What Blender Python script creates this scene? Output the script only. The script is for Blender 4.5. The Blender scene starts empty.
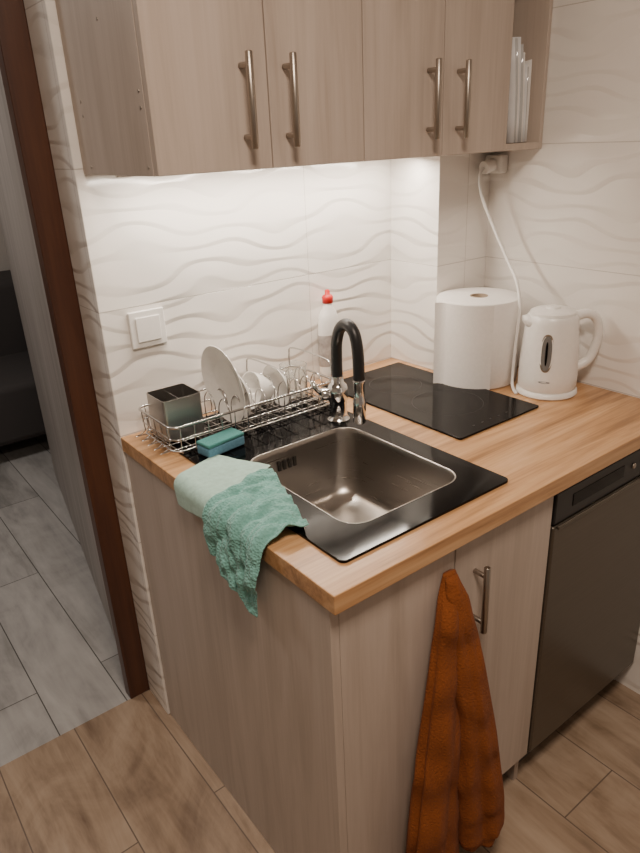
import bpy, bmesh, math, random
from mathutils import Vector, Matrix, noise
random.seed(4)
D=.8117; W=1.0874; ZU=1.4678; DU=.3528; H=.88; CT=.036
G=[.0184,.2516,.4782,.7086,.9289]
XP=.8837; YP=.185
col=bpy.context.scene.collection

# ---------------------------------------------------------------- materials
class NT:
    def __init__(s,name):
        s.m=bpy.data.materials.new(name); s.m.use_nodes=True
        s.n=s.m.node_tree.nodes; s.l=s.m.node_tree.links; s.b=s.n['Principled BSDF']
    def node(s,t,**k):
        n=s.n.new(t)
        for a,v in k.items(): setattr(n,a,v)
        return n
    def put(s,sock,v):
        if hasattr(v,'links'): s.l.new(v,sock)
        else: sock.default_value=v
    def math(s,op,a,b=0.,c=None):
        n=s.node('ShaderNodeMath',operation=op); s.put(n.inputs[0],a); s.put(n.inputs[1],b)
        if c is not None: s.put(n.inputs[2],c)
        return n.outputs[0]
    def coord(s): return s.node('ShaderNodeTexCoord').outputs['Object']
    def sep(s,v):
        n=s.node('ShaderNodeSeparateXYZ'); s.l.new(v,n.inputs[0]); return n.outputs
    def comb(s,x,y,z):
        n=s.node('ShaderNodeCombineXYZ')
        for i,v in enumerate((x,y,z)): s.put(n.inputs[i],v)
        return n.outputs[0]
    def scale(s,v,sc,rot=(0,0,0)):
        n=s.node('ShaderNodeMapping'); s.l.new(v,n.inputs[0]); n.inputs['Scale'].default_value=sc; n.inputs['Rotation'].default_value=rot
        return n.outputs[0]
    def noise(s,v,sc=5,det=4,rough=.55,dist=0):
        n=s.node('ShaderNodeTexNoise'); s.l.new(v,n.inputs['Vector']); n.inputs['Scale'].default_value=sc
        n.inputs['Detail'].default_value=det; n.inputs['Roughness'].default_value=rough; n.inputs['Distortion'].default_value=dist
        return n.outputs[0]
    def ramp(s,f,stops):
        n=s.node('ShaderNodeValToRGB'); s.put(n.inputs[0],f); e=n.color_ramp.elements
        e[0].position=stops[0][0]; e[0].color=(*stops[0][1],1)
        e[1].position=stops[-1][0]; e[1].color=(*stops[-1][1],1)
        for p,c in stops[1:-1]:
            x=e.new(p); x.color=(*c,1)
        return n.outputs[0]
    def mix(s,f,a,b,mode='MIX'):
        n=s.node('ShaderNodeMix',data_type='RGBA',blend_type=mode)
        s.put(n.inputs[0],f); s.put(n.inputs[6],a if hasattr(a,'links') else (*a,1)); s.put(n.inputs[7],b if hasattr(b,'links') else (*b,1))
        return n.outputs[2]
    def bump(s,h,st=.3,d=.002,prev=None):
        n=s.node('ShaderNodeBump'); s.put(n.inputs['Height'],h); n.inputs['Strength'].default_value=st; n.inputs['Distance'].default_value=d
        if prev is not None: s.l.new(prev,n.inputs['Normal'])
        s.l.new(n.outputs[0],s.b.inputs['Normal']); return n.outputs[0]
    def color(s,v): s.put(s.b.inputs['Base Color'],v if hasattr(v,'links') else (*v,1))
    def set(s,**k):
        for a,v in k.items(): s.put(s.b.inputs[a.replace('_',' ')],v)

def plain(name,c,rough=.5,metal=0.,nz=.06,bump=0,bs=80,**k):
    t=NT(name); v=t.coord(); f=t.noise(v,bs,3)
    t.color(t.mix(f,tuple(x*(1-nz) for x in c),tuple(min(1,x*(1+nz)) for x in c)))
    t.set(Roughness=rough,Metallic=metal,**k)
    if bump: t.bump(f,bump,.002)
    return t.m
def wood(name,dark,mid,light,grain='z',rough=.45,sc=1.,bump=.08,spread=.18):
    t=NT(name); v=t.coord()
    s={'x':(.7,9,9),'y':(9,.7,9),'z':(9,9,.7)}[grain]; s=tuple(a*sc for a in s)
    n1=t.noise(t.scale(v,s),1.6,6,.6,.9)
    s2={'x':(5,160,160),'y':(160,5,160),'z':(160,160,5)}[grain]
    n2=t.noise(t.scale(v,s2),1,3,.6)
    f=t.math('ADD',t.math('MULTIPLY',n1,.75),t.math('MULTIPLY',n2,.25))
    t.color(t.ramp(f,[(.5-spread,dark),(.5,mid),(.5+spread,light)])); t.set(Roughness=rough); t.bump(n2,bump,.001)
    return t.m
M={}
M['cab']=wood('greige_wood',(.385,.315,.265),(.47,.395,.34),(.535,.455,.40),'z',.5)
M['cabin']=wood('shelf_wood',(.42,.35,.29),(.50,.42,.36),(.56,.48,.41),'z',.5)
M['oak']=wood('oak_worktop',(.28,.14,.055),(.49,.27,.125),(.62,.38,.20),'x',.28,1.6,.1,.14)
M['frame']=wood('brown_door_frame',(.045,.017,.010),(.07,.026,.014),(.10,.038,.018),'z',.4)
M['greywood']=wood('grey_wood_panel',(.22,.195,.18),(.29,.26,.24),(.35,.315,.295),'z',.5,.8,.08,.13)
M['black']=plain('black_glass',(.003,.003,.0035),.09,Specular_IOR_Level=.16)
M['blackpl']=plain('black_plastic',(.012,.012,.013),.4)
M['dark']=plain('dark_gap',(.015,.012,.01),.8)
M['chrome']=plain('chrome',(.72,.72,.72),.1,1.)
M['wire']=plain('steel_wire',(.58,.57,.56),.22,1.)
M['nickel']=plain('brushed_nickel',(.40,.355,.31),.36,1.)
M['white']=plain('white_plastic',(.84,.82,.79),.28)
M['ceram']=plain('white_ceramic',(.84,.82,.79),.15)
M['red']=plain('red_plastic',(.6,.02,.02),.35)
M['paint']=plain('painted_wall',(.55,.52,.48),.8)
M['ceil']=plain('ceiling_paint',(.75,.72,.68),.8)
M['sofa']=plain('sofa_fabric',(.05,.045,.045),.9,bump=.4,bs=300)
def steel(name,c,r0):
    t=NT(name); v=t.coord(); n=t.noise(t.scale(v,(8,8,250)),1,3)
    t.color(c); t.set(Metallic=1.,Roughness=t.math('MULTIPLY_ADD',n,.16,r0)); t.bump(n,.05,.001); return t.m
M['steel']=steel('brushed_steel',(.44,.42,.40),.24)
M['bowl']=steel('sink_steel',(.38,.355,.33),.22)
def dw():
    t=NT('dark_inox'); v=t.coord(); n=t.noise(t.scale(v,(6,6,300)),1,3)
    t.color(t.mix(n,(.115,.10,.082),(.155,.137,.113))); t.set(Metallic=.75,Roughness=.32); t.bump(n,.04,.001); return t.m
M['inox']=dw()
def tile():
    t=NT('wave_relief_tile'); v=t.coord(); s=t.sep(v); u=t.math('SUBTRACT',s[0],s[1]); z=s[2]
    fu=t.math('FRACT',t.math('DIVIDE',t.math('ADD',u,6.018),.6)); fz=t.math('FRACT',t.math('DIVIDE',t.math('ADD',z,2.986-1.18),.2986))
    a=t.math('MULTIPLY',fu,6.28318)
    w1=t.math('MULTIPLY',t.math('SINE',t.math('ADD',a,t.math('MULTIPLY',fz,6.5))),1.25)
    w2=t.math('MULTIPLY',t.math('SINE',t.math('ADD',t.math('MULTIPLY',a,2.),t.math('MULTIPLY',fz,-8.))),.95)
    w3=t.math('MULTIPLY',t.math('SINE',t.math('ADD',t.math('MULTIPLY',a,3.),t.math('MULTIPLY',fz,13.))),.42)
    ph=t.math('ADD',t.math('MULTIPLY',fz,6*6.28318),t.math('MULTIPLY',t.math('ADD',w1,t.math('ADD',w2,w3)),1.6))
    fr=t.math('FRACT',t.math('DIVIDE',ph,6.28318))
    up=t.math('SMOOTH_MIN',t.math('MULTIPLY',t.math('SUBTRACT',1.,fr),1.),t.math('MULTIPLY',fr,2.8),.3)
    du=t.math('MINIMUM',fu,t.math('SUBTRACT',1.,fu)); dz=t.math('MINIMUM',fz,t.math('SUBTRACT',1.,fz))
    gu=t.math('LESS_THAN',du,.0016); gz=t.math('LESS_THAN',dz,.0035); g=t.math('MAXIMUM',gu,gz)
    t.color(t.mix(g,(.82,.785,.745),(.60,.56,.52)))
    amp=t.math('MULTIPLY_ADD',t.math('SINE',t.math('ADD',a,t.math('MULTIPLY',fz,-9.))),.25,.75)
    h=t.math('SUBTRACT',t.math('MULTIPLY',up,amp),t.math('MULTIPLY',g,.4))
    t.set(Roughness=.14); t.bump(h,.58,.0055); return t.m
M['tile']=tile()
def planks(name,c1,c2,c3,mortar,bw,bl,rough,offx=10.07):
    t=NT(name); v=t.coord(); s=t.sep(v)
    q=t.comb(t.math('ADD',s[1],.31),t.math('ADD',s[0],offx),0.)
    br=t.node('ShaderNodeTexBrick'); t.l.new(q,br.inputs['Vector']); br.offset=.5
    br.inputs['Scale'].default_value=1; br.inputs['Brick Width'].default_value=bl; br.inputs['Row Height'].default_value=bw
    br.inputs['Mortar Size'].default_value=.0018; br.inputs['Mortar Smooth'].default_value=.2
    br.inputs['Color1'].default_value=(0,0,0,1); br.inputs['Color2'].default_value=(1,1,1,1); br.inputs['Mortar'].default_value=(.5,.5,.5,1)
    n=t.noise(t.scale(v,(7,1.1,1)),1.5,6,.62,1.2); n2=t.noise(t.scale(v,(60,5,1)),1,3); n3=t.noise(t.scale(v,(3.5,2.2,1)),1.3,4,.6,2.)
    f=t.math('ADD',t.math('MULTIPLY',n,.45),t.math('ADD',t.math('MULTIPLY',n2,.14),t.math('ADD',t.math('MULTIPLY',br.outputs['Color'],.10),t.math('MULTIPLY',n3,.35))))
    c=t.ramp(f,[(.38,c1),(.52,c2),(.66,c3)])
    t.color(t.mix(br.outputs['Fac'],c,mortar)); t.set(Roughness=rough)
    t.bump(t.math('SUBTRACT',t.math('MULTIPLY',n2,.2),br.outputs['Fac']),.4,.0015); return t.m
M['floor']=planks('wood_look_floor_tile',(.17,.115,.078),(.32,.235,.165),(.43,.335,.25),(.15,.11,.085),.205,1.2,.24)
M['lam']=planks('grey_laminate',(.21,.205,.195),(.34,.33,.32),(.43,.42,.405),(.07,.065,.06),.2,1.3,.4)
def cloth(name,c,sc,bs=.6,knit=False,sheen=.2):
    t=NT(name); v=t.coord(); n=t.noise(v,sc,3)
    if knit:
        vo=t.node('ShaderNodeTexVoronoi'); t.l.new(v,vo.inputs['Vector']); vo.inputs['Scale'].default_value=190; h=vo.outputs['Distance']
    else: h=n
    t.color(t.mix(n,tuple(x*.74 for x in c),tuple(min(1,x*1.18) for x in c))); t.set(Roughness=.95); t.b.inputs['Sheen Weight'].default_value=sheen
    t.b.inputs['Specular IOR Level'].default_value=.15
    t.bump(h,bs,.003); return t.m
M['mint']=cloth('mint_cloth',(.38,.56,.49),90,.35)
M['teal']=cloth('teal_cloth',(.19,.43,.385),60,.9,True)
M['orange']=cloth('rust_terry',(.225,.066,.018),260,1.,sheen=.04)
M['paper']=plain('tissue_paper',(.82,.79,.76),.9,bump=.25,bs=120)
M['sheet']=plain('document_paper',(.72,.72,.73),.45,bump=.1)
M['sblue']=plain('sponge_blue',(.10,.24,.34),.9,bump=.8,bs=200,nz=.3)
M['steal']=plain('sponge_pad',(.06,.22,.21),.95,bump=.8,bs=300,nz=.3)
def glassm():
    t=NT('clear_glass'); t.color((.95,.97,.96)); t.set(Roughness=.03); t.b.inputs['Transmission Weight'].default_value=.92; t.b.inputs['IOR'].default_value=1.3; return t.m
M['glass']=glassm()

# ---------------------------------------------------------------- mesh helpers
def link(o,parent=None):
    col.objects.link(o)
    if parent: o.parent=parent
    return o
def empty(name):
    o=bpy.data.objects.new(name,None); o.empty_display_size=.05; return link(o)
def mk(name,bm,mat,parent=None,smooth=False,bevel=0,seg=2,sub=0):
    bmesh.ops.recalc_face_normals(bm,faces=bm.faces)
    me=bpy.data.meshes.new(name); bm.to_mesh(me); bm.free()
    me.materials.append(M[mat] if isinstance(mat,str) else mat)
    o=bpy.data.objects.new(name,me); link(o,parent)
    if smooth:
        for p in me.polygons: p.use_smooth=True
    if bevel:
        b=o.modifiers.new('bev','BEVEL'); b.width=bevel; b.segments=seg; b.limit_method='ANGLE'; b.angle_limit=math.radians(40)
        for p in me.polygons: p.use_smooth=True
        w=o.modifiers.new('wn','WEIGHTED_NORMAL')
    if sub:
        s=o.modifiers.new('sub','SUBSURF'); s.levels=sub; s.render_levels=sub
    return o
def box(name,x0,x1,y0,y1,z0,z1,mat,parent=None,bevel=.0015,rot=None):
    bm=bmesh.new(); bmesh.ops.create_cube(bm,size=1)
    c=Vector(((x0+x1)/2,(y0+y1)/2,(z0+z1)/2))
    for v in bm.verts: v.co=Vector((v.co.x*(x1-x0),v.co.y*(y1-y0),v.co.z*(z1-z0)))
    if rot is not None: bmesh.ops.transform(bm,matrix=rot,verts=bm.verts)
    bmesh.ops.translate(bm,vec=c,verts=bm.verts)
    return mk(name,bm,mat,parent,bevel=bevel)
def lathe(name,prof,mat,parent=None,n=48,mtx=None):
    bm=bmesh.new(); rings=[]
    for r,z in prof:
        if r<1e-6: rings.append([bm.verts.new((0,0,z))])
        else: rings.append([bm.verts.new((r*math.cos(2*math.pi*i/n),r*math.sin(2*math.pi*i/n),z)) for i in range(n)])
    for a,b in zip(rings,rings[1:]):
        for i in range(n):
            j=(i+1)%n
            if len(a)==1 and len(b)==1: continue
            if len(a)==1: bm.faces.new((a[0],b[i],b[j]))
            elif len(b)==1: bm.faces.new((a[i],a[j],b[0]))
            else: bm.faces.new((a[i],a[j],b[j],b[i]))
    if mtx is not None: bmesh.ops.transform(bm,matrix=mtx,verts=bm.verts)
    o=mk(name,bm,mat,parent,smooth=True)
    e=o.modifiers.new('es','EDGE_SPLIT'); e.split_angle=math.radians(45)
    return o
def T(x,y,z): return Matrix.Translation((x,y,z))
def cyl(name,p0,p1,r,mat,parent=None,n=24,bev=.0015):
    p0=Vector(p0);p1=Vector(p1);d=p1-p0;L=d.length
    q=d.to_track_quat('Z','Y').to_matrix().to_4x4(); b=min(bev,r*.4,L*.4)
    return lathe(name,[(0,0),(r-b,0),(r,b),(r,L-b),(r-b,L),(0,L)],mat,parent,n,Matrix.Translation(p0)@q)
def smoothpath(pts,k=8,closed=False):
    P=[Vector(p) for p in pts]; out=[]; n=len(P)
    rng=range(n) if closed else range(n-1)
    for i in rng:
        if closed: a,b,c,d=P[i-1],P[i],P[(i+1)%n],P[(i+2)%n]
        else: a,b,c,d=P[max(i-1,0)],P[i],P[i+1],P[min(i+2,n-1)]
        for j in range(k):
            t=j/k
            out.append(.5*((2*b)+(c-a)*t+(2*a-5*b+4*c-d)*t*t+(3*b-3*c+d-a)*t**3))
    if not closed: out.append(P[-1])
    return out
def tube_bm(bm,pts,r,n=8,closed=False,rf=None):
    P=[Vector(p) for p in pts]; N=len(P); rings=[]; up=None
    for i,p in enumerate(P):
        if closed: t=(P[(i+1)%N]-P[i-1]).normalized()
        else: t=(P[min(i+1,N-1)]-P[max(i-1,0)]).normalized()
        if up is None:
            up=t.orthogonal().normalized()
        up=(up-t*up.dot(t)).normalized(); s=t.cross(up)
        rr=r if rf is None else rf(i/(N-1))
        rings.append([bm.verts.new(p+(up*math.cos(2*math.pi*k/n)+s*math.sin(2*math.pi*k/n))*rr) for k in range(n)])
    m=N if closed else N-1
    for i in range(m):
        a=rings[i]; b=rings[(i+1)%N]
        for k in range(n): bm.faces.new((a[k],a[(k+1)%n],b[(k+1)%n],b[k]))
    if not closed:
        bm.faces.new(rings[0][::-1]); bm.faces.new(rings[-1])
def tube(name,pts,r,mat,parent=None,n=12,closed=False,rf=None):
    bm=bmesh.new(); tube_bm(bm,pts,r,n,closed,rf); return mk(name,bm,mat,parent,smooth=True)
def rrect(x0,x1,y0,y1,r,seg=8):
    out=[]
    for cx,cy,a in ((x1-r,y1-r,0),(x0+r,y1-r,90),(x0+r,y0+r,180),(x1-r,y0+r,270)):
        for i in range(seg+1):
            t=math.radians(a+90*i/seg); out.append((cx+r*math.cos(t),cy+r*math.sin(t)))
    return out
def loft(name,loops,mat,parent=None,cap0=True,cap1=True,**k):
    bm=bmesh.new(); R=[[bm.verts.new(p) for p in l] for l in loops]; n=len(R[0])
    for a,b in zip(R,R[1:]):
        for i in range(n): bm.faces.new((a[i],a[(i+1)%n],b[(i+1)%n],b[i]))
    if cap0: bm.faces.new(R[0][::-1])
    if cap1: bm.faces.new(R[-1])
    return mk(name,bm,mat,parent,**k)
def ringslab(name,outer,inner,z0,z1,mat,parent=None,bevel=.001):
    bm=bmesh.new(); n=len(outer)
    v=[[bm.verts.new((x,y,z)) for x,y in l] for l,z in ((outer,z0),(outer,z1),(inner,z1),(inner,z0))]
    for a in range(4):
        p=v[a];q=v[(a+1)%4]
        for i in range(n): bm.faces.new((p[i],p[(i+1)%n],q[(i+1)%n],q[i]))
    return mk(name,bm,mat,parent,bevel=bevel)

# ---------------------------------------------------------------- room shell
box('floor',-2.2,W+.14,-3.2,.13,-.05,0,'floor',bevel=0)
box('floor_hallway',-2.2,1.6,.13,3.3,-.05,0,'lam',bevel=0)
box('wall_back',0,W+.14,0,.125,0,2.5,'tile',bevel=.002)
box('wall_right',W,W+.14,-3.2,0,0,2.5,'tile',bevel=0)
box('wall_pillar',XP,W,-YP,0,H,2.5,'tile',bevel=.001)
box('wall_hallway',-2.2,1.6,3.2,3.3,0,2.5,'paint',bevel=0)
box('wall_left',-2.3,-2.2,-3.2,3.3,0,2.5,'paint',bevel=0)
box('wall_entry',-2.2,-1.0,0,.125,0,2.5,'paint',bevel=0)
box('wall_lintel',-1.0,0,0,.125,2.12,2.5,'paint',bevel=0)
box('ceiling',-2.2,W+.14,-3.2,3.3,2.5,2.55,'ceil',bevel=0)
df=empty('door_frame')
box('jamb_right',-.060,.002,.126,.165,0,2.1,'frame',df,.003)
box('jamb_stop',-.04,.0,.166,.19,0,2.1,'frame',df,.002)
box('jamb_left',-1.0,-.94,.126,.165,0,2.1,'frame',df,.003)
box('head',-1.0,.002,.126,.165,2.1,2.16,'frame',df,.003)
bm=bmesh.new(); pts=[(-.03,.2),(.26,1.80),(.9,1.80),(.9,.2)]
lo=[bm.verts.new((x,y,0)) for x,y in pts]; hi=[bm.verts.new((x,y,2.3)) for x,y in pts]
for i in range(4): bm.faces.new((lo[i],lo[(i+1)%4],hi[(i+1)%4],hi[i]))
bm.faces.new(lo[::-1]); bm.faces.new(hi); mk('wardrobe',bm,'greywood',bevel=.003)
so=empty('sofa')
box('seat',-1.3,.75,2.1,2.75,.1,.42,'sofa',so,.04); box('backrest',-1.3,.75,2.72,3.1,.1,.85,'sofa',so,.05)
box('armrest',.52,.78,2.08,3.1,.1,.62,'sofa',so,.05); box('foot_1',-1.25,-1.2,2.15,2.2,0,.1,'blackpl',so); box('foot_2',.68,.73,2.15,2.2,0,.1,'blackpl',so)
box('foot_3',-1.25,-1.2,3.0,3.05,0,.1,'blackpl',so); box('foot_4',.68,.73,3.0,3.05,0,.1,'blackpl',so)

# ---------------------------------------------------------------- base cabinet
def bar(name,p,y,parent,L,r=.0065,out=.03):
    x,z0,z1=p
    cyl(name,(x,y-out,z0),(x,y-out,z1),r,'nickel',parent)
    for i,z in enumerate((z0+L,z1-L)): cyl(name+'_post_%d'%i,(x,y,z),(x,y-out,z),.005,'nickel',parent,16)
YF=-D+.0217
bc=empty('base_cabinet')
box('end_panel',.006,.024,YF,-.002,0,H-CT,'cab',bc,.001)
box('corner_panel',.0245,.2955,YF,YF+.018,0,H-CT,'cab',bc,.001)
box('door',.2985,.5945,YF,YF+.018,.10,H-CT-.003,'cab',bc,.0015)
box('side_panel',.578,.594,YF+.02,-.05,.0,H-CT,'cab',bc,.001)
box('plinth',.2955,.594,YF+.06,YF+.075,0,.098,'dark',bc)
box('door_gap_shade',.296,.5945,YF+.02,YF+.04,.1,.83,'dark',bc)  # dark sheet behind the door, shade of the gap put into its colour
bar('handle',(.353,.625,.775),YF,bc,.022)
SX0,SX1,SY0,SY1=.062,.490,-.757,-.04
BX0,BX1,BY0,BY1=.140,.434,-.690,-.325
def worktop():
    bm=bmesh.new(); xs=[0,BX0-.004,BX1+.004,W-.001]; ys=[-D,BY0-.004,BY1+.004,-.001]
    g=[[[bm.verts.new((x,y,z)) for y in ys] for x in xs] for z in (H-CT,H)]
    for i in range(3):
        for j in range(3):
            if i==1 and j==1: continue
            for k in (0,1): bm.faces.new((g[k][i][j],g[k][i+1][j],g[k][i+1][j+1],g[k][i][j+1]))
    def side(a,b): bm.faces.new((g[0][a[0]][a[1]],g[0][b[0]][b[1]],g[1][b[0]][b[1]],g[1][a[0]][a[1]]))
    for i in range(3):
        side((i,0),(i+1,0));side((i,3),(i+1,3));side((0,i),(0,i+1));side((3,i),(3,i+1))
    side((1,1),(2,1));side((1,2),(2,2));side((1,1),(1,2));side((2,1),(2,2))
    return mk('countertop',bm,'oak',bevel=.002)
worktop()
# ---------------------------------------------------------------- dishwasher
dwp=empty('dishwasher')
box('body',.600,W-.006,YF+.03,-.06,.03,.835,'blackpl',dwp)
box('door_panel',.600,W-.004,YF-.004,YF+.03,.10,.745,'inox',dwp,.006)
box('control_panel',.600,W-.004,YF-.004,YF+.03,.75,.825,'blackpl',dwp,.004)
box('display',.66,.86,YF-.0055,YF-.003,.775,.805,'black',dwp)
box('door_lip',.61,W-.012,YF-.010,YF-.004,.738,.748,'inox',dwp,.002)
box('kick_plate',.602,W-.006,YF+.045,YF+.06,0,.095,'inox',dwp)
for i,x in enumerate((.90,.94,.98)): cyl('button_%d'%i,(x,YF-.004,.79),(x,YF-.008,.79),.007,'nickel',dwp,16)

# ---------------------------------------------------------------- wall cabinets
wc=empty('wall_cabinet'); ZT=2.2; yb=-DU+.018
box('carcass',G[0],XP-.002,yb+.001,-.002,ZU,ZT,'cab',wc,.001)
box('carcass_end',XP-.002,G[4]-.001,yb+.001,-YP-.002,ZU,ZT,'cab',wc,.001)
for i in range(4):
    box('door_%d'%i,G[i]+(.0012 if i else 0),G[i+1]-.0012,-DU,yb-.001,ZU+.0005,ZT,'cab',wc,.0015)
for i,x in enumerate((.196,.288,.660,.753)): bar('handle_%d'%i,(x,1.503,1.657),-DU,wc,.02)
for i,(y,z) in enumerate(((-.318,1.60),(-.318,1.575),(-.05,1.60),(-.05,1.575),(-.318,1.482),(-.05,1.482),(-.19,1.72))):
    cyl('screw_%d'%i,(G[0]+.001,y,z),(G[0]-.0008,y,z),.0028,'nickel',wc,12,.0003)
box('led_strip',.06,.86,-.075,-.06,ZU-.008,ZU-.0005,'white',wc)
sh=empty('open_shelf')
x0,x1=G[4]+.0005,W-.002; yk=-YP-.003
box('side_left',x0,x0+.012,-DU+.006,yk,ZU+.0,ZT,'cabin',sh); box('side_right',x1-.012,x1,-DU+.006,yk,ZU,ZT,'cabin',sh)
box('bottom',x0+.0125,x1-.0125,-DU+.006,yk,ZU,ZU+.016,'cabin',sh); box('back',x0+.0125,x1-.0125,yk-.006,yk,ZU+.0165,ZT,'cabin',sh)
box('shelf',x0+.0125,x1-.0125,-DU+.01,yk-.007,1.86,1.876,'cabin',sh)
# leaning papers, some in clear plastic pockets
pp=empty('paper_documents')
M['pocket']=plain('plastic_pocket',(.50,.50,.50),.12)
for i in range(9):
    bm=bmesh.new(); zt=ZU+.255-i*.008+random.uniform(-.02,.02)
    xa=x0+.046+i*.0112; xb=min(xa+.008,x1-.016); ya=-DU+.010+.003*i+random.uniform(0,.006); dx=.020-.002*i
    g=[]
    for a in range(7):
        row=[]
        for b in range(5):
            p=a/6; q=b/4; w=.003*math.sin(p*3.1+i)*q
            row.append(bm.verts.new((xa*(1-p)+xb*p-dx*q*q+w,ya*(1-p)+(yk-.012)*p,ZU+.0175+(zt+.014*p*(1 if i%2 else -1)-ZU-.0175)*q)))
        g.append(row)
    for a in range(6):
        for b in range(4): bm.faces.new((g[a][b],g[a+1][b],g[a+1][b+1],g[a][b+1]))
    o=mk('sheet_%d'%i,bm,('sheet','pocket','paper')[i%3],pp,smooth=True); s=o.modifiers.new('s','SOLIDIFY'); s.thickness=.0012

# ---------------------------------------------------------------- sink
sk=empty('kitchen_sink'); zs=H+.006
ringslab('glass_deck',rrect(SX0,SX1,SY0,SY1,.012),rrect(BX0,BX1,BY0,BY1,.045),H+.0003,zs,'black',sk,.0012)
loops=[]
for ins,z,r in ((-.001,zs+.0003,.046),(0.0005,zs+.0006,.046),(.002,zs-.0005,.043),(.004,zs-.012,.045),(.010,.80,.05),(.014,.755,.055),(.020,.735,.058),(.034,.722,.06),(.06,.716,.055)):
    loops.append([(x,y,z) for x,y in rrect(BX0+ins,BX1-ins,BY0+ins,BY1-ins,r)])
cx,cy=(BX0+BX1)/2+.0,(BY0+BY1)/2+.03
n=len(loops[0]); base=loops[-1]
for t,z in ((.5,.713),(1,.710)):
    l=[]
    for p in base:
        a=math.atan2(p[1]-cy,p[0]-cx); l.append((p[0]*(1-t)+(cx+.043*math.cos(a))*t,p[1]*(1-t)+(cy+.043*math.sin(a))*t,z))
    loops.append(l)
loft('bowl',loops,'bowl',sk,cap0=False,cap1=True,smooth=True)
lathe('drain_ring',[(.030,.7105),(.044,.7105),(.045,.713),(.041,.715),(.030,.7125)],'chrome',sk,mtx=T(cx,cy,0))
lathe('drain_strainer',[(0,.722),(.008,.722),(.010,.716),(.028,.712),(.030,.7105)],'steel',sk,mtx=T(cx,cy,0))
for i in range(8):
    a=i*math.pi/4; cyl('strainer_hole_%d'%i,(cx+.02*math.cos(a),cy+.02*math.sin(a),.7135),(cx+.02*math.cos(a),cy+.02*math.sin(a),.7148),.0035,'dark',sk,10,.0003)
for i in range(4):
    x=.225+i*.014; box('overflow_slot_%d'%i,x,x+.008,BY1-.0105,BY1-.0065,.835,.858,'dark',sk,.001)
for i in range(9):
    x=.10+i*.042; box('drainer_rib_%d'%i,x,x+.006,-.29,-.07,zs-.0005,zs+.0015,'black',sk,.0006)

# ---------------------------------------------------------------- faucet
fa=empty('kitchen_faucet'); fx,fy=.440,-.286
lathe('body',[(0,zs),(.027,zs),(.028,zs+.004),(.023,zs+.010),(.0215,zs+.014),(.0215,.935),(.0245,.938),(.0245,.968),(.021,.976),(.015,.982),(.0145,.998),(0,.998)],'chrome',fa,mtx=T(fx,fy,0))
cyl('lever_hub',(fx-.015,fy+.008,.953),(fx-.038,fy+.018,.955),.015,'chrome',fa)
tube('lever',[(fx-.032,fy+.015,.955),(fx-.045,fy+.022,.968),(fx-.056,fy+.028,.990)],.0055,'chrome',fa,rf=lambda t:.007-.002*t)
arc=[(fx,fy,.995),(fx,fy,1.04),(fx,fy-.003,1.083),(fx-.002,fy-.020,1.117),(fx-.003,fy-.046,1.130),(fx-.005,fy-.072,1.114),(fx-.006,fy-.084,1.072),(fx-.006,fy-.086,1.010)]
tube('flexible_spout',smoothpath(arc,8),.0135,'blackpl',fa,16)
lathe('spray_head',[(0,0),(.0125,0),(.015,.004),(.015,.055),(.013,.061),(.013,.095),(.0145,.10),(.0125,.108),(0,.108)],'chrome',fa,mtx=T(fx-.006,fy-.086,.905))

# ---------------------------------------------------------------- hob
hb=empty('induction_hob')
loft('glass',[[(x,y,z) for x,y in rrect(.566,.857,-.562,-.062,.006)] for z in (H+.0005,H+.0055)],'black',hb,bevel=.001)
M['mark']=plain('hob_print',(.03,.03,.03),.3)
for i,(yy,r) in enumerate(((-.20,.072),(-.39,.09))):
    bm=bmesh.new(); c0=[(.712+r*math.cos(a*math.pi/32),yy+r*math.sin(a*math.pi/32)) for a in range(64)]; c1=[(.712+(r-.001)*math.cos(a*math.pi/32),yy+(r-.001)*math.sin(a*math.pi/32)) for a in range(64)]
    A=[bm.verts.new((*p,H+.0057)) for p in c0];B=[bm.verts.new((*p,H+.0057)) for p in c1]
    for k in range(64): bm.faces.new((A[k],A[(k+1)%64],B[(k+1)%64],B[k]))
    mk('zone_%d'%i,bm,'mark',hb)
for i in range(5): box('touch_key_%d'%i,.64+i*.03,.648+i*.03,-.535,-.532,H+.0055,H+.0058,'mark',hb,0)

# ---------------------------------------------------------------- kettle
kt=empty('electric_kettle'); kx,ky=.966,-.503
mk_=T(kx,ky,H)
lathe('power_base',[(0,0.0008),(.074,0.0008),(.077,.004),(.076,.012),(.071,.016),(0,.016)],'white',kt,mtx=mk_)
lathe('body',[(0,.0165),(.070,.0165),(.073,.022),(.0735,.05),(.0715,.10),(.068,.15),(.064,.19),(.062,.203),(.058,.208),(0,.208)],'white',kt,mtx=mk_)
lathe('lid',[(0,.2085),(.056,.2085),(.055,.214),(.045,.219),(.018,.2215),(.016,.226),(0,.227)],'white',kt,mtx=mk_)
hd=Vector((.80,-.60,0)).normalized()
def kp(r,z,s=0): return Vector((kx,ky,H+z))+hd*r+Vector((-hd.y,hd.x,0))*s
hpts=smoothpath([kp(.054,.196),kp(.085,.203),kp(.110,.190),kp(.121,.155),kp(.116,.115),kp(.100,.080),kp(.068,.062)],6)
bm=bmesh.new(); tube_bm(bm,hpts,.012,14,rf=lambda t:.013-.002*math.sin(t*math.pi)); mk('handle',bm,'white',kt,smooth=True)
sp=[]
for r,z,w,h in ((.045,.183,.032,.024),(.062,.190,.024,.017),(.074,.198,.013,.008)):
    c=kp(-r,z); sd=Vector((-hd.y,hd.x,0)); sp.append([c+sd*w*math.cos(a*math.pi/8)+Vector((0,0,1))*h*math.sin(a*math.pi/8) for a in range(16)])
loft('spout',sp,'white',kt,smooth=True)
vd=Vector((-.88,-.47,0)).normalized(); sd=Vector((-vd.y,vd.x,0))
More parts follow.
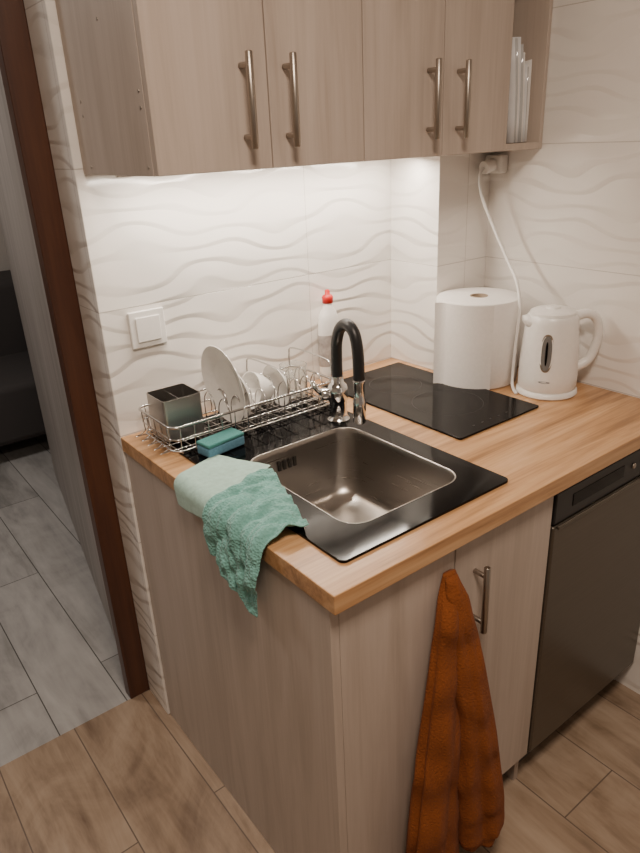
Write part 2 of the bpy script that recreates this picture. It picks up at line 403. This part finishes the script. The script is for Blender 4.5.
def win(name,zc,hh,ww,off,mat):
    bm=bmesh.new(); vs=[]
    for a in range(32):
        t=2*math.pi*a/32; ex=math.copysign(abs(math.cos(t))**.8,math.cos(t)); ez=math.copysign(abs(math.sin(t))**.8,math.sin(t))
        z=zc+hh*ez; s=ww*ex; rr=.0735-(max(0,z-.05))*.068; rad=math.sqrt(max(rr*rr-s*s,0))+off
        vs.append(bm.verts.new(Vector((kx,ky,H+z))+vd*rad+sd*s))
    f=bm.faces.new(vs); ex_=bmesh.ops.extrude_face_region(bm,geom=[f]); bmesh.ops.translate(bm,vec=-vd*.006,verts=[g for g in ex_['geom'] if isinstance(g,bmesh.types.BMVert)])
    mk(name,bm,mat,kt)
M['wglass']=plain('smoked_window',(.16,.155,.15),.12)
win('window_rim',.122,.048,.016,.0012,'nickel'); win('water_window',.122,.043,.0125,.003,'wglass'); win('level_mark',.122,.030,.003,.004,'black')
M['print']=plain('grey_print',(.25,.25,.26),.4)
win('logo_print',.048,.0025,.014,.0006,'print')
# ---------------------------------------------------------------- power socket + cord
pc=empty('power_socket')
box('adapter',W-.032,W-.0005,-.245,-.189,1.408,1.455,'white',pc,.006)
cyl('plug',(W-.033,-.217,1.431),(W-.068,-.217,1.424),.017,'white',pc)
cord=[(W-.069,-.217,1.424),(W-.088,-.222,1.405),(W-.092,-.235,1.355),(W-.085,-.275,1.275),(W-.098,-.335,1.20),(W-.130,-.395,1.150),(W-.150,-.423,1.09),(W-.160,-.426,1.0),(W-.165,-.427,.91),(W-.177,-.440,.887),(W-.200,-.468,.8848)]
tube('power_cord',smoothpath(cord,8),.0042,'white',None,10)
# ---------------------------------------------------------------- paper towel roll
pr=empty('paper_towel_roll'); rx,ry=.922,-.302; rr0=.112
lathe('roll',[(.024,.002),(rr0-.003,.002),(rr0,.006),(rr0,.226),(rr0-.003,.230),(.024,.230),(.024,.002)],'paper',pr,64,T(rx,ry,H))
M['card']=plain('cardboard_core',(.38,.30,.22),.9)
lathe('core',[(.0205,.001),(.0238,.001),(.0238,.2315),(.0205,.2315),(.0205,.001)],'card',pr,40,T(rx,ry,H))
bm=bmesh.new(); a0=math.radians(240); q=[]
for k in range(18):
    a=a0-math.radians(4*k); q.append((rx+(rr0+.0005+.0002*k)*math.cos(a),ry+(rr0+.0005+.0002*k)*math.sin(a)))
q+= [(q[-1][0]-.006,q[-1][1]+.012),(q[-1][0]-.016,q[-1][1]+.020)]
A=[bm.verts.new((x,y,H+.002)) for x,y in q];B=[bm.verts.new((x,y,H+.228)) for x,y in q]
for k in range(len(q)-1): bm.faces.new((A[k],A[k+1],B[k+1],B[k]))
o=mk('loose_sheet',bm,'paper',pr,smooth=True)

# ---------------------------------------------------------------- detergent bottle
bt=empty('dish_soap_bottle'); bx,by=.620,-.030
def ell(a,b,z,n=32): return [(bx+a*1.1*math.cos(2*math.pi*i/n),by+b*math.sin(2*math.pi*i/n),z) for i in range(n)]
loft('bottle',[ell(*e) for e in ((.026,.018,H+.001),(.030,.021,H+.004),(.031,.022,H+.03),(.030,.021,H+.09),(.031,.022,H+.14),(.029,.021,H+.175),(.022,.018,H+.198),(.013,.013,H+.212),(.012,.012,H+.222))],'white',bt,smooth=True)
loft('cap',[ell(*e) for e in ((.014,.014,H+.2225),(.0145,.0145,H+.238),(.012,.012,H+.243),(.007,.007,H+.245),(.006,.006,H+.255),(.004,.004,H+.258))],'red',bt,smooth=True)
loft('label',[ell(*e) for e in ((.0305,.0215,H+.045),(.0312,.0222,H+.05),(.0306,.0216,H+.09),(.0310,.0220,H+.135),(.0306,.0216,H+.14))],plain('label_print',(.40,.36,.34),.4,nz=.8,bs=45),bt,smooth=True)

# ---------------------------------------------------------------- dish rack
rk=empty('dish_rack'); rx0,rx1,ry0,ry1=.038,.492,-.215,-.035; zb=.895; zt=.955
bm=bmesh.new()
def rect3(z,r=.002,ins=0):
    tube_bm(bm,[(x,y,z) for x,y in rrect(rx0+ins,rx1-ins,ry0+ins,ry1-ins,.02,5)],r,8,True)
rect3(zt,.0028); rect3(zb,.0022,.006); rect3((zb+zt)/2,.0016,.002)
k=13
for i in range(k):
    x=rx0+.02+(rx1-rx0-.04)*i/(k-1)
    tube_bm(bm,smoothpath([(x,ry0,zt),(x,ry0+.004,zb+.01),(x,ry0+.012,zb-.002),(x,ry1-.012,zb-.002),(x,ry1-.004,zb+.01),(x,ry1,zt)],3),.0014,6)
for j in range(5):
    y=ry0+.025+(ry1-ry0-.05)*j/4
    tube_bm(bm,smoothpath([(rx0,y,zt),(rx0+.004,y,zb+.01),(rx0+.012,y,zb),(rx1-.012,y,zb),(rx1-.004,y,zb+.01),(rx1,y,zt)],3),.0014,6)
for i in range(9):
    x=.197+i*.034
    for ya,yb2 in ((-.19,-.14),(-.12,-.07)):
        tube_bm(bm,smoothpath([(x,ya,zb),(x,ya,zb+.05),(x,(ya+yb2)/2,zb+.075),(x,yb2,zb+.05),(x,yb2,zb)],5),.0015,6)
for x in (.345,.478): tube_bm(bm,smoothpath([(x,ry0,zt),(x,ry0,zt+.035),(x+.0,ry0+.02,zt+.055),(x,ry1-.02,zt+.055),(x,ry1,zt+.035),(x,ry1,zt)],4),.002,6)
for x,y in ((rx0+.04,ry0+.01),(rx1-.03,ry0+.01),(rx0+.04,ry1-.01),(rx1-.03,ry1-.01)):
    tube_bm(bm,[(x,y,zb),(x,y,zs+.0005)],.004,8)
mk('wire_basket',bm,'wire',rk,smooth=True)
ch=empty('cutlery_holder')
def holder():
    o=rrect(.055,.150,-.150,-.060,.006,3); i=rrect(.0565,.1485,-.1485,-.0615,.005,3)
    bm=bmesh.new(); L=[]
    for lp,z in ((o,.8985),(o,.995),(i,.995),(i,.901)): L.append([bm.verts.new((x,y,z)) for x,y in lp])
    n=len(o)
    for a,b in zip(L,L[1:]):
        for k in range(n): bm.faces.new((a[k],a[(k+1)%n],b[(k+1)%n],b[k]))
    bm.faces.new(L[0]); bm.faces.new(L[-1]); return bm
mk('box',holder(),'steel',ch)
box('divider',.1025,.1035,-.148,-.062,.902,.987,'steel',ch,0)
def plate(name,x,y,z,r,tilt,mat='ceram'):
    m=T(x,y,z)@Matrix.Rotation(math.radians(tilt),4,'Y')@Matrix.Rotation(math.radians(-90),4,'Y')
    return lathe(name,[(0,0),(r*.58,0),(r*.62,.003),(r*.9,.012),(r,.017),(r*.995,.0185),(r*.88,.0145),(r*.6,.006),(r*.55,.004),(0,.004)],mat,None,56,m)
zr=zb+.0018
plate('dinner_plate',.234,-.132,zr+.096,.096,-5)
plate('dinner_plate.001',.270,-.125,zr+.066,.066,-7)
plate('saucer',.388,-.125,zr+.055,.055,-8)
lathe('ceramic_bowl',[(0,0),(.022,0),(.024,.004),(.040,.03),(.047,.055),(.045,.055),(.037,.03),(.02,.006),(0,.006)],'ceram',None,48,T(.330,-.125,zr+.052)@Matrix.Rotation(math.radians(-78),4,'Y')@T(0,0,-.02))
lathe('drinking_glass',[(0,.0),(.028,.0),(.030,.004),(.036,.085),(.034,.085),(.028,.006),(0,.006)],'glass',None,40,T(.444,-.100,zr))
# ---------------------------------------------------------------- sponge
sg=empty('kitchen_sponge'); R=Matrix.Rotation(math.radians(8),4,'Z')
box('foam',.088,.188,-.266,-.220,zs+.002,zs+.024,'sblue',sg,.004,R); box('scouring_pad',.088,.188,-.266,-.220,zs+.0242,zs+.033,'steal',sg,.003,R)
# ---------------------------------------------------------------- light switch
sw=empty('light_switch')
box('frame_plate',.062,.150,-.009,-.0005,1.084,1.170,'white',sw,.003); box('rocker',.076,.136,-.013,-.0092,1.098,1.156,'white',sw,.002)
# ---------------------------------------------------------------- cloths
def drape(name,c,nu,nv,mat,amp,fr,lift,seed,hang=.008,thick=.003):
    bm=bmesh.new(); g=[]
    c=[Vector(p) for p in c]
    for i in range(nu):
        row=[]
        for j in range(nv):
            u=i/(nu-1);v=j/(nv-1)
            p=(c[0]*(1-u)+c[1]*u)*(1-v)+(c[3]*(1-u)+c[2]*u)*v
            e=.009*noise.noise((p.x*12+seed,p.y*12,seed))
            p=p+Vector((e,e*1.3))
            w=amp*(noise.noise((p.x*fr*.5+seed,p.y*fr,seed*2))+.5*noise.noise((p.x*fr*1.3,p.y*fr*2.4+seed,0)))+amp*.6
            w=max(w,0)
            r=.010
            s=-p.x
            if s<-r: q=Vector((p.x,p.y,H+lift+w))
            elif s<r*.57:
                a=(s+r)/(r*1.57)*math.pi/2
                q=Vector((-hang*math.sin(a)-(w*.8)*math.sin(a)+r*(1-math.sin(a)),p.y,H+lift*math.cos(a)-.004*math.sin(a)-r*(1-math.cos(a))*.6+w*math.cos(a)))
            else:
                q=Vector((-hang-w*.9,p.y,H-.010-(s-r*.57)))
            row.append(bm.verts.new(q))
        g.append(row)
    for i in range(nu-1):
        for j in range(nv-1): bm.faces.new((g[i][j],g[i+1][j],g[i+1][j+1],g[i][j+1]))
    o=mk(name,bm,mat,smooth=True); s=o.modifiers.new('sol','SOLIDIFY'); s.thickness=thick; s.offset=1
    s=o.modifiers.new('sub','SUBSURF'); s.levels=1; s.render_levels=1
    return o
drape('dish_cloth',[(-.045,-.310),(.112,-.262),(.165,-.40),(-.03,-.50)],34,34,'mint',.002,16,.0085,1.7,.008,.002)
drape('dish_cloth.001',[(.145,-.435),(.074,-.655),(-.150,-.605),(-.080,-.460)],70,60,'teal',.018,30,.012,5.1,.012,.003)
# ---------------------------------------------------------------- hanging towel
def lobe(bm,secs,seed,n=72,m=56):
    rings=[]
    for k in range(m+1):
        t=k/m*(len(secs)-1); i=min(int(t),len(secs)-2); f=t-i
        a,b=secs[i],secs[i+1]; x,z,wx,wy,yc=[a[q]*(1-f)+b[q]*f for q in range(5)]
        fold=.22*min(1,k/m*1.6)
        rg=[]
        for j in range(n):
            th=2*math.pi*j/n
            rr=1+fold*math.sin(3*th+seed+1.2*k/m)+.35*fold*math.sin(7*th+seed*2-k/m)
            p=Vector((x+wx*min(rr,1.15)*math.cos(th),yc+wy*rr*math.sin(th),z))
            nn=noise.noise(p*14+Vector((seed,0,0)))*.014+noise.noise(p*60)*.003; p.x+=nn; p.y=min(p.y+nn,YF-.002); rg.append(bm.verts.new(p))
        rings.append(rg)
    for a,b in zip(rings,rings[1:]):
        for j in range(n): bm.faces.new((a[j],a[(j+1)%n],b[(j+1)%n],b[j]))
    bm.faces.new(rings[0][::-1]); bm.faces.new(rings[-1])
tw=empty('hanging_towel')
bm=bmesh.new()
lobe(bm,[(.268,.790,.014,.008,-.803),(.264,.75,.028,.016,-.812),(.250,.60,.042,.024,-.822),(.228,.42,.054,.030,-.83),(.208,.22,.066,.034,-.838),(.200,.06,.068,.034,-.84),(.200,.035,.047,.02,-.84)],1.)
mk('left_fall',bm,'orange',tw,smooth=True)
bm=bmesh.new()
lobe(bm,[(.272,.785,.014,.008,-.804),(.276,.745,.024,.016,-.815),(.290,.60,.034,.026,-.832),(.308,.42,.044,.034,-.845),(.324,.24,.052,.038,-.855),(.330,.15,.055,.038,-.858),(.330,.115,.043,.025,-.858)],3.3)
mk('right_fall',bm,'orange',tw,smooth=True)

# ---------------------------------------------------------------- lights
def area(name,loc,rot,sx,sy,e,c):
    l=bpy.data.lights.new(name,'AREA'); l.shape='RECTANGLE'; l.size=sx; l.size_y=sy; l.energy=e; l.color=c
    o=bpy.data.objects.new(name,l); o.location=loc; o.rotation_euler=rot; link(o); return o
area('under_cabinet_light',(.46,-.0675-.05,ZU-.012),(math.radians(6),0,0),.78,.02,6.3,(1,.885,.75))
area('ceiling_light',(-.30,-1.45,2.46),(0,0,0),.4,.4,34,(1,.82,.665))
area('hallway_light',(-.8,1.2,2.46),(0,0,0),.4,.4,20,(1,.92,.85))
w=bpy.data.worlds.new('world'); bpy.context.scene.world=w; w.use_nodes=True
w.node_tree.nodes['Background'].inputs[0].default_value=(.95,.76,.62,1); w.node_tree.nodes['Background'].inputs[1].default_value=.22

# ---------------------------------------------------------------- camera
yaw,pitch,roll=.6435,-.4021,-.0462
f=Vector((math.sin(yaw)*math.cos(pitch),math.cos(yaw)*math.cos(pitch),math.sin(pitch))); r=Vector((math.cos(yaw),-math.sin(yaw),0)); u=r.cross(f)
r2=math.cos(roll)*r+math.sin(roll)*u; u2=-math.sin(roll)*r+math.cos(roll)*u
cam=bpy.data.cameras.new('camera'); cam.sensor_fit='HORIZONTAL'; cam.sensor_width=36; cam.lens=677.5*36/640; cam.clip_start=.02
co=bpy.data.objects.new('camera',cam); link(co)
m=Matrix((r2,u2,-f)).transposed().to_4x4(); m.translation=(-.5101,-1.4760,1.5162); co.matrix_world=m
bpy.context.scene.camera=co
